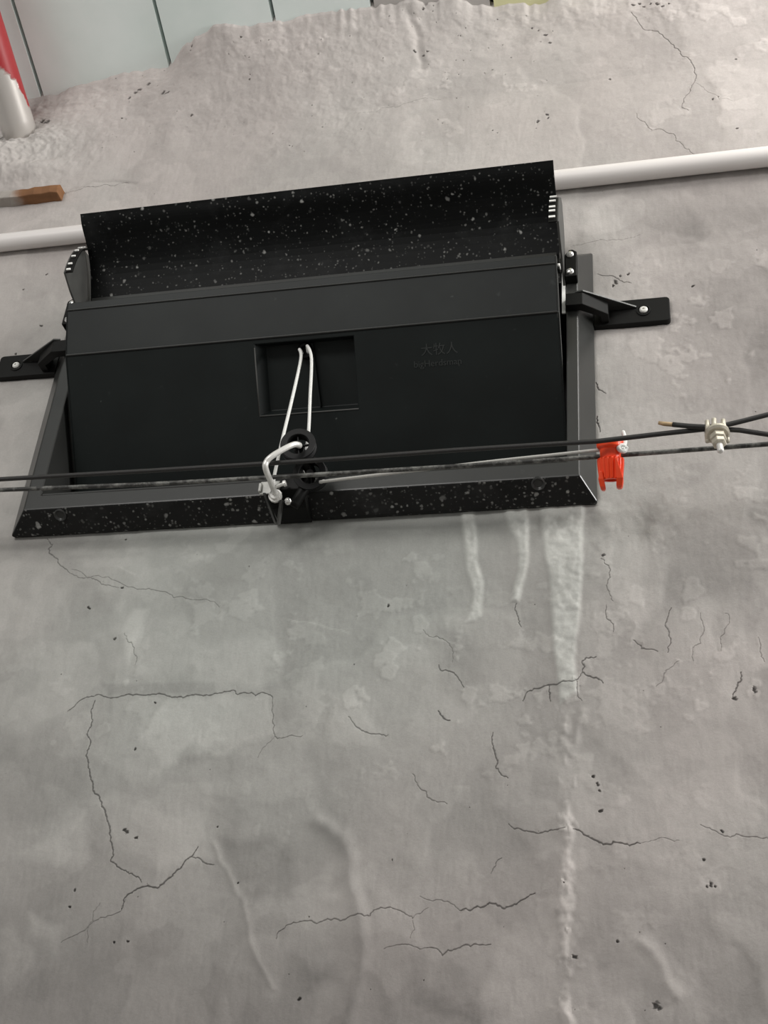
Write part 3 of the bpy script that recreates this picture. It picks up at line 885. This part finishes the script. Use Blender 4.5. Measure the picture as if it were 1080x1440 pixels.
# flap: leaning out of the opening, pocket in the middle of its main face
FX0, FX1 = -.3290, .3090
U = np.array([.6, .8]); NF = np.array([.8, -.6])            # up the flap, and its outward normal, in (out, z)
FB = np.array([-.0525, 2.059]); LEN = float((np.array([.075, 2.229]) - FB) @ U)
def fp(x, u, n=0.0):
    q = FB + U * u + NF * n
    return (x, -q[0], q[1])
def u_of(z): return (z - FB[1]) / U[1]
PX0, PX1, PU0, PU1 = -.0725, .0560, u_of(2.1515), u_of(2.2235)
def flap_geo():
    xs = [FX0, PX0, PX1, FX1]; us = [0, PU0, PU1, LEN]
    V_ = [fp(x, u) for u in us for x in xs]; F_ = []
    for j in range(3):
        for i in range(3):
            if (i, j) != (1, 1): F_.append((j * 4 + i, j * 4 + i + 1, j * 4 + i + 5, j * 4 + i + 4))
    # pocket: walls lean inward a little, floor set back
    b = len(V_); d = -.019
    V_ += [fp(PX0 + .010, PU0 + .006, d), fp(PX1 - .004, PU0 + .006, d), fp(PX1 - .004, PU1 - .002, d), fp(PX0 + .010, PU1 - .002, d)]
    c = [5, 6, 10, 9]
    for k in range(4): F_.append((c[k], c[(k + 1) % 4], b + (k + 1) % 4, b + k))
    F_.append((b, b + 1, b + 2, b + 3))
    return V_, F_
top1 = np.array([.1000, 2.2845]); top2 = np.array([.1035, 2.2945]); top3 = np.array([.098, 2.298])
fl_main = flap_geo()
ridge = FB + U * LEN
prof = [tuple(ridge), tuple(top1), tuple(top2), tuple(top3)]
def sheet(line, x0, x1):
    V_ = [(x, -o, z) for o, z in line for x in (x0, x1)]
    return V_, [(2 * i, 2 * i + 1, 2 * i + 3, 2 * i + 2) for i in range(len(line) - 1)]
backu = [tuple(FB - NF * .024), tuple(ridge - NF * .024 + U * .004), (.079, 2.292), (.094, 2.2975)]
sidepoly = [tuple(FB), tuple(ridge), tuple(top1), tuple(top2), tuple(top3), (.090, 2.292), tuple(ridge - NF * .013), tuple(FB - NF * .013)]
def sidewall(x0, x1): return prism(sidepoly, 'x', x0, x1)
flap = obj('flap', merge(fl_main), M_FLAP, INLET, bevel=.0012, segs=2)
upper = obj('flap_upper_strip', prism(strip(prof, .003), 'x', FX0, FX1), M_STRIP, INLET, bevel=.0008, part_label='slightly paler upright strip along the flap top')
obj('moulded_ridge', tube([(FX0 + .002, -ridge[0] - .0006, ridge[1]), (FX1 - .002, -ridge[0] - .0006, ridge[1])], .0014, 8), M_FRAME, flap)
obj('moulded_ridge', tube([(FX0 + .002, -top1[0] - .0004, top1[1]), (FX1 - .002, -top1[0] - .0004, top1[1])], .0012, 8), M_FRAME, upper)
for x0, x1 in ((FX0, FX0 + .003), (FX1 - .003, FX1)):
    obj('flap_side', sidewall(x0 + (.0002 if x0 < 0 else 0), x1 - (.0002 if x0 > 0 else 0)), M_GREYTRANS if x0 > 0 else M_FLAP, flap, bevel=.0005, segs=1)  # right side paler: the light falling on it is painted in
for (xa, ua), (xb, ub) in (((PX0, PU1 - .004), (PX0, PU0)), ((PX0, PU0), (PX1, PU0))):
    obj('pocket_edge_highlight', tube([fp(xa, ua, .0002), fp(xb, ub, .0002)], .0009, 8), M_GREYTRANS, flap, smooth=True)  # edge highlight painted as thin paler tubes
# centre groove and eye in the pocket
gx0 = at(444, 500, .03)[0]
obj('pocket_rib', merge((lambda v: (v, [(0, 1, 2, 3), (4, 7, 6, 5), (0, 4, 5, 1), (1, 5, 6, 2), (2, 6, 7, 3), (3, 7, 4, 0)]))(
    [fp(.002, PU0 + .007, -.019), fp(.0045, PU0 + .007, -.019), fp(-.0005, PU1 - .003, -.019), fp(-.003, PU1 - .003, -.019),
     fp(.002, PU0 + .007, -.013), fp(.0045, PU0 + .007, -.013), fp(-.0005, PU1 - .003, -.013), fp(-.003, PU1 - .003, -.013)])), M_FLAP, flap, bevel=.0004, segs=1)
eye = np.array(fp(-.0105, PU1 - .012, -.014))
obj('cord_eye', lathe(eye, (0, -NF[0], NF[1]), [(-.004, .011), (.002, .0105), (.004, .009), (.004, .006), (-.002, .0055)], 22), M_BLACK, flap, smooth=False)

# raised lettering on the flap
def lettering():
    faces = []
    def text(body, size, cx, u, name):
        cu = bpy.data.curves.new(name, 'FONT')
        cu.body = body; cu.size = size; cu.align_x = 'CENTER'; cu.align_y = 'CENTER'; cu.extrude = .0003
        tmp = bpy.data.objects.new(name, cu); COL.objects.link(tmp)
        bpy.context.view_layer.update()
        me = bpy.data.meshes.new_from_object(tmp.evaluated_get(bpy.context.evaluated_depsgraph_get()))
        bpy.data.objects.remove(tmp)
        V_ = [fp(cx + v.co.x, u + v.co.y, .0003 + v.co.z) for v in me.vertices]
        F_ = [tuple(p.vertices) for p in me.polygons]
        return V_, F_
    q = at(621, 503, .035)
    u0 = u_of(2.196)
    m = plastic('raised_lettering', (.021, .024, .023), .5, .5, spec=.4)
    a = text('大牧人', .0155, q[0] + .001, u0 + .0085, 'lettering')
    b = text('bigHerdsman', .0112, q[0] - .002, u0 - .0075, 'lettering')
    obj('lettering', a, m, flap); obj('lettering', b, m, flap)
    ln = merge((lambda v: (v, [(0, 1, 2, 3)]))([fp(q[0] - .035, u0 - .0150, .0004), fp(q[0] + .032, u0 - .0150, .0004), fp(q[0] + .032, u0 - .0145, .0004), fp(q[0] - .035, u0 - .0145, .0004)]))
    return ln
lettering()

# hood / deflector sweeping out and up from behind the flap
DX0, DX1 = -.3310, .3068
dline = smooth_line([(.030, 2.318), (.043, 2.345), (.067, 2.389), (.090, 2.411), (.114, 2.425), (.1255, 2.4365)], 5)
defl = obj('deflector_hood', prism(strip([tuple(p) for p in dline], .0030), 'x', DX0, DX1), M_DEFL, INLET, smooth=False)
obj('hood_rib', prism(strip([(.0415, 2.3400), (.0500, 2.3430), (.0505, 2.3520)], .002), 'x', DX0 + .003, DX1 - .003), M_FRAME, defl, bevel=.0006)

# quarter plates with toothed rims that hold the hood at its angle
arc = smooth_line([(.086, 2.410), (.098, 2.399), (.106, 2.388), (.1115, 2.370), (.1140, 2.354), (.1145, 2.340)], 4)
for xp, sgn in ((-.3375, 1), (.3115, -1)):
    poly = [(.030, 2.304), (.022, 2.318), (.031, 2.352), (.052, 2.396), (.072, 2.412)] + [tuple(p) for p in arc] + [(.090, 2.329), (.066, 2.322)]
    sp_ = obj('quarter_plate', prism(poly, 'x', xp - .0014, xp + .0014), M_GREYTRANS, INLET, bevel=.0004, segs=1)
    xa, xb = sorted((xp, xp + sgn * .0115))
    obj('rim', prism(strip([tuple(p) for p in arc], -.0018), 'x', xa, xb), M_BLACK, sp_, bevel=.0003, segs=1)
    L = [np.array(p) for p in arc]; n = len(L)
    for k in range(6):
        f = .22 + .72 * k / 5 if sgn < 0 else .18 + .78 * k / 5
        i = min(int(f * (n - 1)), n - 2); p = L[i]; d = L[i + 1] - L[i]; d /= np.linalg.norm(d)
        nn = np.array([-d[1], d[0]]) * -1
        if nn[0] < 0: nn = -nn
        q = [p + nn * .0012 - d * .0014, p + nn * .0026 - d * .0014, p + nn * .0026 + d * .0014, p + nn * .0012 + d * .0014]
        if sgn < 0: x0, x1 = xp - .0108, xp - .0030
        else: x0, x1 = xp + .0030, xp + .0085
        obj('slot_glint', prism([tuple(v) for v in q], 'x', x0, x1), M_WHITE, sp_)  # light showing in the rim slots, painted as white tabs

# side hinge blocks with two screws, on the frame beside the hood
for sgn in (1, -1):
    def mx(x): return x if sgn > 0 else 2 * XC - x
    x0, x1 = mx(.3135), mx(.3285)
    q0 = at(803, 391, .045)[2]; q1 = at(803, 354, .045)[2]
    pts = [(x0, q0), (x1, q0), (x1, q1 - .004), ((x0 + 2 * x1) / 3, q1), ((2 * x0 + x1) / 3, q1), (x0, q1 - .008)]
    hb = obj('hinge_block', prism(pts, 'y', .034, .049), M_BLACK, INLET, bevel=.0012)
    xm_ = (x0 + x1) / 2 - .001 * sgn
    for zz in (at(801, 359, .048)[2], at(801, 383, .048)[2]):
        obj('screw', lathe((xm_, -.049, zz), (0, -1, -.15), [(-.001, .0050), (.0012, .0050), (.0028, .0036), (.0034, .0010)], 18), M_SCREW, hb, smooth=True)
# daylight painted as a pale strip in the gap between flap and frame
obj('gap_light_strip', prism([(.034, 2.333), (.036, 2.333), (.036, 2.262), (.034, 2.262)], 'x', .3085, .3128), M_WHITE, INLET, part_label='pale strip painting daylight in the gap beside the flap')
# small pegs on the flap's top corner
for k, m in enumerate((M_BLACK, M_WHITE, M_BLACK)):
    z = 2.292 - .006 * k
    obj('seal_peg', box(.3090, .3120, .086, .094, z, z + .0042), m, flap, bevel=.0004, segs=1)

# mounting lugs screwed to the wall, left and right
for sgn in (1, -1):
    def mx(x): return x if sgn > 0 else 2 * XC - x
    z0, z1 = 2.2605, 2.2990
    r = .005; px_ = [.345, .4385 if sgn > 0 else .4345]
    plate = []
    for cx, cz, a0 in ((px_[1] - r, z0 + r, -90), (px_[1] - r, z1 - r, 0)):
        for k in range(5):
            a = math.radians(a0 + 90 * k / 4); plate.append((mx(cx + r * math.cos(a)), cz + r * math.sin(a)))
    plate += [(mx(px_[0]), z1), (mx(px_[0]), z0)]
    lug = obj('mounting_lug', prism(plate, 'y', -.002, .0085), M_BLACK, INLET, bevel=.0010)
    arm = [(.3140, .0345), (.3140, .0465), (.3345, .0465), (.3640, .0240), (.3640, .008), (.3540, .008), (.3540, .0200), (.3310, .0345)]
    obj('step_arm', prism([(mx(a), b) for a, b in arm], 'z', z0 + .004, z0 + .0235), M_BLACK, lug, bevel=.0008)
    rib = [(.3250, .0465), (.3350, .0480), (.3980, .0100), (.3980, .008), (.3540, .008), (.3540, .0200), (.3310, .0345)]
    obj('gusset', prism([(mx(a), b) for a, b in rib], 'z', z0 + .0235, z0 + .0262), M_FRAME, lug, bevel=.0004, segs=1)
    c = (mx(.4065), -.0085, 2.2795)
    obj('washer_boss', lathe(c, (0, -1, 0), [(-.001, .0090), (.0012, .0088), (.0014, .0070), (-.001, .0068)], 24), M_BLACK, lug)
    obj('screw', lathe(c, (0, -1, 0), [(-.001, .0052), (.0022, .0050), (.0034, .0036), (.0034, .0016), (.0018, .0012), (.0018, .0002)], 20), M_STEEL, lug, smooth=False, part_label='bright pan-head screw')

# pulley bracket on the bottom bar
def pulley_block():
    bx0, bx1 = at(371, 725, .045)[0], at(424, 725, .045)[0]
    zb = 1.996
    prof_ = [(.002, zb), (.0120, zb - .001), (.030, zb + .004), (.050, zb + .017), (.052, 2.032), (.036, 2.046), (.033, 2.046), (.033, 2.016), (.004, 1.999)]
    br = obj('pulley_bracket', prism(prof_, 'x', bx0, bx1), M_BLACK, INLET, bevel=.0012)
    # two converging gusset ribs on the face
    def slant(o, z): return (o, z)
    for p_, q_ in (((372, 693), (389, 738)), ((396, 703), (391, 738))):
        a0 = np.array(at(*p_, .056)); b0 = np.array(at(*q_, .034))
        d = np.array([.0012, 0, 0]); n = np.array([0, -.0030, -.0020])
        V_ = [a0 - d, a0 + d, b0 + d, b0 - d]
        V_ = [v - n * 1.6 for v in V_] + [v + n for v in V_]
        obj('bracket_rib', ([tuple(v) for v in V_], [(0, 1, 2, 3), (4, 7, 6, 5), (0, 4, 5, 1), (1, 5, 6, 2), (2, 6, 7, 3), (3, 7, 4, 0)]), M_GREYTRANS, br)
    sc = at(405, 705, .053)
    obj('screw', lathe(sc, (0, -.9, -.35), [(-.002, .0046), (.0016, .0044), (.003, .0028), (.003, .0006)], 18), M_SCREW, br, smooth=True)
    # pulley arm rising out of the bracket
    c1 = at(420, 628, .094); c2 = at(437, 667, .058)
    arm_pts = [at(412, 712, .046), at(426, 690, .050), at(437, 667, .052), at(428, 648, .066), at(420, 630, .082)]
    obj('pulley_arm', tube(smooth_line(arm_pts, 5), .0065, 12), M_BLACK, br, smooth=True)
    def wheel(c, R, w, name, ax):
        h = w / 2
        rim = [(-h, R * .62), (-h, R), (-h * .55, R), (-h * .15, R * .82), (h * .15, R * .82), (h * .55, R), (h, R), (h, R * .64), (h * .6, R * .60), (-h * .6, R * .60)]
        ax = np.array(ax, float) / np.linalg.norm(ax)
        V_, F_ = lathe(c, ax, rim, 40)
        F_ = F_[:-2]; n = 40; m = len(rim)
        F_ += [((m - 1) * n + k, (m - 1) * n + (k + 1) % n, (k + 1) % n, k) for k in range(n)]
        p = obj(name, (V_, F_), M_PULLEY, br, bevel=.0004, segs=1)
        u = np.cross(ax, [0, 0, 1.0]); u /= np.linalg.norm(u); v = np.cross(ax, u)
        hub = lathe(c, ax, [(-h * .9, R * .16), (-h * .9, R * .24), (h * .7, R * .24), (h * .7, R * .16)], 16)
        g = [hub]
        for k in range(4):
            a = math.pi / 2 * k + .15; d = math.cos(a) * u + math.sin(a) * v; e = np.cross(ax, d)
            cc = np.array(c)
            pts_ = []
            for s in (-1, 1):
                for q in (R * .18, R * .63):
                    for hh in (-h * .2, h * .35):
                        pts_.append(cc + d * q + e * s * R * .035 + ax * hh)
            g.append((pts_, [(0, 1, 3, 2), (4, 6, 7, 5), (0, 4, 5, 1), (2, 3, 7, 6), (0, 2, 6, 4), (1, 5, 7, 3)]))
        obj('pulley_spokes', merge(*g), M_PULLEY, br)
        return c
    wheel(c1, .0205, .013, 'pulley', (.12, -1, -.10))
    wheel(c2, .0200, .014, 'pulley', (.05, -.93, -.35))
    # galvanised hook that carries the upper pulley
    hk = [at(387, 694, .062), at(381, 678, .094), at(373.5, 659, .119), at(375, 649, .123), at(384, 640.5, .124), at(402, 630, .120), at(414, 625, .115), at(420.5, 626, .108), at(420.5, 627.5, .094)]
    obj('hook_rod', tube(smooth_line(hk, 6), .0034, 14), M_STEEL, br, smooth=True, part_label='bright bent steel hook rod')
    q = at(387, 697, .060)
    ax = np.array(at(381, 678, .094)) - np.array(q)
    obj('hook_nut', lathe(q, ax, [(-.004, .0048), (-.004, .0078), (.0005, .0082), (.0005, .0060), (.005, .0060), (.005, .0035)], 12), M_STEEL, br)
    q = at(377, 684, .056)
    obj('clamp_plate', merge(box(q[0] - .010, q[0] + .014, .052, .0555, q[2] - .010, q[2] + .008), box(q[0] - .011, q[0] - .007, .050, .059, q[2] - .008, q[2] + .004)), M_GALV, br, bevel=.001)
    q = at(400, 680, .060)
    e = at(384, 686, .058)
    obj('split_pin', merge(tube([e, q], .0022, 10), lathe(q, np.array(q) - np.array(e), [(-.002, .002), (-.001, .0040), (.002, .0040), (.0025, .002)], 12)), M_STEEL, br)
pulley_block()

# ------------------------------------------------------------------ cables, cord and fittings
def extend(pts, lo, hi):
    P = [np.array(p, float) for p in pts]
    d = P[0] - P[1]; P.insert(0, P[0] + d * (P[0][0] - lo) / max(-d[0], 1e-6))
    if hi is not None:
        d = P[-1] - P[-2]; P.append(P[-1] + d * (hi - P[-1][0]) / max(d[0], 1e-6))
    return P
O_W = .113
O_L = .086
up_pts = [at(0, 674, O_W), at(210, 662, O_W), at(420, 649, O_W), at(640, 633, O_W), at(840, 620.5, O_W), at(930, 610, O_W), at(1000, 602.5, O_W), at(1040, 605, O_W), at(1080, 611, O_W)]
o = obj('suspension_cable', tube(extend(up_pts, -2.2, 2.2), .0027, 12), M_WIRE, smooth=True)
tag(o, 'upper dark steel cable stretched level across the inlet, caught in the clip', 'cable')
lo_pts = [at(0, 689, O_L), at(210, 681, O_L), at(420, 669, O_L), at(640, 656, O_L), at(860, 641, O_L), at(1080, 624.5, O_L)]
o = obj('pull_cable', tube(extend(lo_pts, -2.2, 2.2), .0026, 12), M_WIRE2, smooth=True)
tag(o, 'lower chalky grey cable carrying the orange clamp, lowest of the cables', 'cable')
tail = [at(946, 597.0, O_W + .004), at(975, 599.5, O_W + .006), at(1005, 600, O_W + .0062), at(1030, 595.5, O_W + .0058), at(1080, 583, O_W + .005)]
P = [np.array(p) for p in tail]; d = P[-1] - P[-2]; P.append(P[-1] + d * (1.9 - P[-1][0]) / d[0])
tl = thing('cable_tail', 'loose dark cable end with bare rusty tip, rising right through the clip', 'cable', P[0])
obj('cable_sheath', tube(smooth_line(P[:5], 4) + [P[5]], .0027, 12), M_WIRE, tl, smooth=True)
tip = [at(926, 594.5, O_W + .004), at(934, 596, O_W + .004), at(947, 597.2, O_W + .004)]
obj('bare_tip', tube(tip, [.0019, .0024, .0024], 10), M_RUST, tl, smooth=True, part_label='bare rusty cable tip')

def wire_clip():
    c = np.array(at(1008, 607, O_W + .002))
    t = thing('wire_clip', 'yellowed zinc wire rope clip with nut below, gripping two cables', 'cable clip', c)
    z = np.array([0, 0, 1.0])
    ax = np.array([.06, -.25, -1.0]); ax /= np.linalg.norm(ax)
    s = .00083
    # U-shaped saddle: three fingers over the cables on a round collar
    for dx, w, hgt in ((-11, 2.7, 12), (-2.5, 3.0, 14), (8.5, 2.7, 12)):
        b = c + np.array([dx * s, -.006, 2 * s])
        obj('saddle_finger', tube([b + z * -6 * s, b + z * (hgt - 2) * s, b + z * hgt * s + np.array([0, .003, 0])], [w * s * 1.25, w * s * 1.1, w * s * .5], 10), M_ZINC, t, smooth=True)
    obj('saddle', merge(box(c[0] - 14 * s, c[0] + 14 * s, -c[1] - .006, -c[1] + .007, c[2] - 8 * s, c[2] - 1 * s)), M_ZINC, t, bevel=.0018)
    base = c + np.array([0, -.004, -4 * s])
    obj('collar', lathe(base, ax, [(0, 11 * s), (1 * s, 15 * s), (5 * s, 15.5 * s), (7 * s, 13 * s), (7 * s, 4 * s)], 28), M_ZINC, t, smooth=False)
    obj('hex_nut', lathe(base + ax * 7 * s, ax, [(0, 8 * s), (.5 * s, 10.5 * s), (8 * s, 10.5 * s), (9 * s, 8 * s)], 6), M_ZINC, t, bevel=.0004, segs=1)
    obj('hex_nut', lathe(base + ax * 17 * s, ax, [(0, 7 * s), (.5 * s, 9.2 * s), (7 * s, 9.2 * s), (8.5 * s, 6.5 * s)], 6), M_ZINC, t, bevel=.0004, segs=1)
    thr = [(0, 4.2 * s)]
    for k in range(16): thr.append((24 * s + k * .9 * s, (4.3 if k % 2 else 3.7) * s))
    thr.append((39.5 * s, 2.4 * s))
    obj('threaded_end', lathe(base, ax, thr, 14), M_STEEL, t, smooth=True)
    obj('side_leg', tube([c + np.array([11 * s, .003, 4 * s]), c + np.array([12 * s, .001, -16 * s])], 3.2 * s, 10), M_ZINC, t, smooth=True)
    obj('side_leg', tube([c + np.array([-12 * s, .002, 4 * s]), c + np.array([-12 * s, .001, -14 * s])], 3.2 * s, 10), M_ZINC, t, smooth=True)
wire_clip()

def orange_clamp():
    c = np.array(at(858.5, 642, .087))
    t = thing('cord_clamp', 'bright orange ribbed plastic screw clamp on the lower cable', 'clamp', c)
    ax = np.array([-.02, .42, -.90]); ax /= np.linalg.norm(ax)
    s = .00079
    n = 72
    obj('clamp_body', lathe(c, ax, [(-23 * s, 10 * s), (-22 * s, 17 * s), (-20.5 * s, 18.5 * s), (-13 * s, 18.5 * s), (-11 * s, 16 * s), (-10 * s, 14.5 * s), (2 * s, 14 * s), (4 * s, 13 * s)], 40), M_ORANGE, t, smooth=False, bevel=.0006)
    rib = lambda k, i: (1.0 if (k % 4) < 2 else .90) if 1 < i < 6 else 1.0
    obj('clamp_knob', lathe(c, ax, [(2 * s, 11 * s), (3 * s, 17.5 * s), (4.5 * s, 18.5 * s), (12 * s, 18.2 * s), (22 * s, 17.2 * s), (31 * s, 16.2 * s), (33 * s, 14.5 * s), (33 * s, 9 * s), (20 * s, 8 * s)], n, rib), M_ORANGE, t, smooth=False)
    u = np.array([1.0, .02, .03]); u = u - ax * (u @ ax); u /= np.linalg.norm(u); v = np.cross(ax, u)
    for sx, d in ((-12.2, 2.5), (11.0, 3.0)):
        b = c + u * sx * s - v * 0
        def P_(h, w, dp, tw): return [c + ax * h * s + u * (sx + a_ * w + tw) * s + v * b_ * dp * s for a_, b_ in ((-1, -1), (1, -1), (1, 1), (-1, 1))]
        rings = [P_(5, 1.2, 19.5, -4), P_(20, 3.2, 19.5, -1), P_(33, 4.6, 18.5, 1), P_(42, 4.2, 12, 0), P_(45, 2.6, 7, 0)] if sx > 0 else [P_(22, 2.2, 15, -1), P_(33, 3.8, 15, -1), P_(43, 3.6, 11, 1), P_(47, 2.4, 6, 1.5)]
        V_ = [tuple(q) for r_ in rings for q in r_]; F_ = [(3, 2, 1, 0), tuple(range(len(V_) - 4, len(V_)))]
        for i in range(len(rings) - 1):
            for k in range(4): F_.append((i * 4 + k, i * 4 + (k + 1) % 4, i * 4 + 4 + (k + 1) % 4, i * 4 + 4 + k))
        obj('clamp_prong', (V_, F_), M_ORANGE, t, bevel=.0012, segs=2)
orange_clamp()

def cord():
    t = thing('braided_rope', 'white braided cord looped from flap pocket over pulleys to the orange clamp', 'rope', at(430, 500, .05))
    e = np.array(fp(-.0105, PU1 - .012, -.004))
    eL, eR = e + np.array([-.0045, -.002, 0]), e + np.array([.0055, -.003, .004])
    left = [e + np.array([-.004, .008, .002]), eL, at(423, 505, .064), at(411, 560, .072), at(398, 614, .078), at(391, 645, .074), at(386, 668, .068), at(383, 690, .060)]
    obj('hanging_strand', tube(smooth_line(left, 6), .0020, 10), M_CORD, t, smooth=True)
    right = [e + np.array([.004, .008, .002]), eR, at(438, 505, .066), at(436, 560, .070), at(434, 606, .074), at(430, 640, .060), at(428, 658, .048), at(434, 670, .045), at(448, 676, .050), at(457, 676.8, .064)]
    obj('hanging_strand', tube(smooth_line(right, 6), .0020, 10), M_CORD, t, smooth=True)
    run = [at(452, 678, .061), at(459, 676.5, .064), at(560, 664.5, .074), at(700, 648, .083), at(780, 639.5, .087), at(842, 632.8, .088), at(856, 631.5, .086)]
    obj('running_strand', tube(smooth_line(run, 6), .0019, 10), M_GREYCORD, t, smooth=True)
    k = np.array(at(875.5, 631.5, .096)); rr = random.Random(2)
    pts = [k + .0042 * np.array([math.cos(a * 2.4), .6 * math.sin(a * 1.7), math.sin(a * 2.4)]) * (.55 + .45 * math.cos(a)) for a in np.linspace(0, 9, 60)]
    obj('knot', tube(pts, .0024, 8), M_CORD, t, smooth=True)
    obj('cord_end', tube(smooth_line([k, np.array(at(879, 622, .094)), np.array(at(878, 612, .089)), np.array(at(876, 606, .086))], 4), [.0024] * 6 + [.002] * 6 + [.0012], 8), M_CORD, t, smooth=True)
cord()
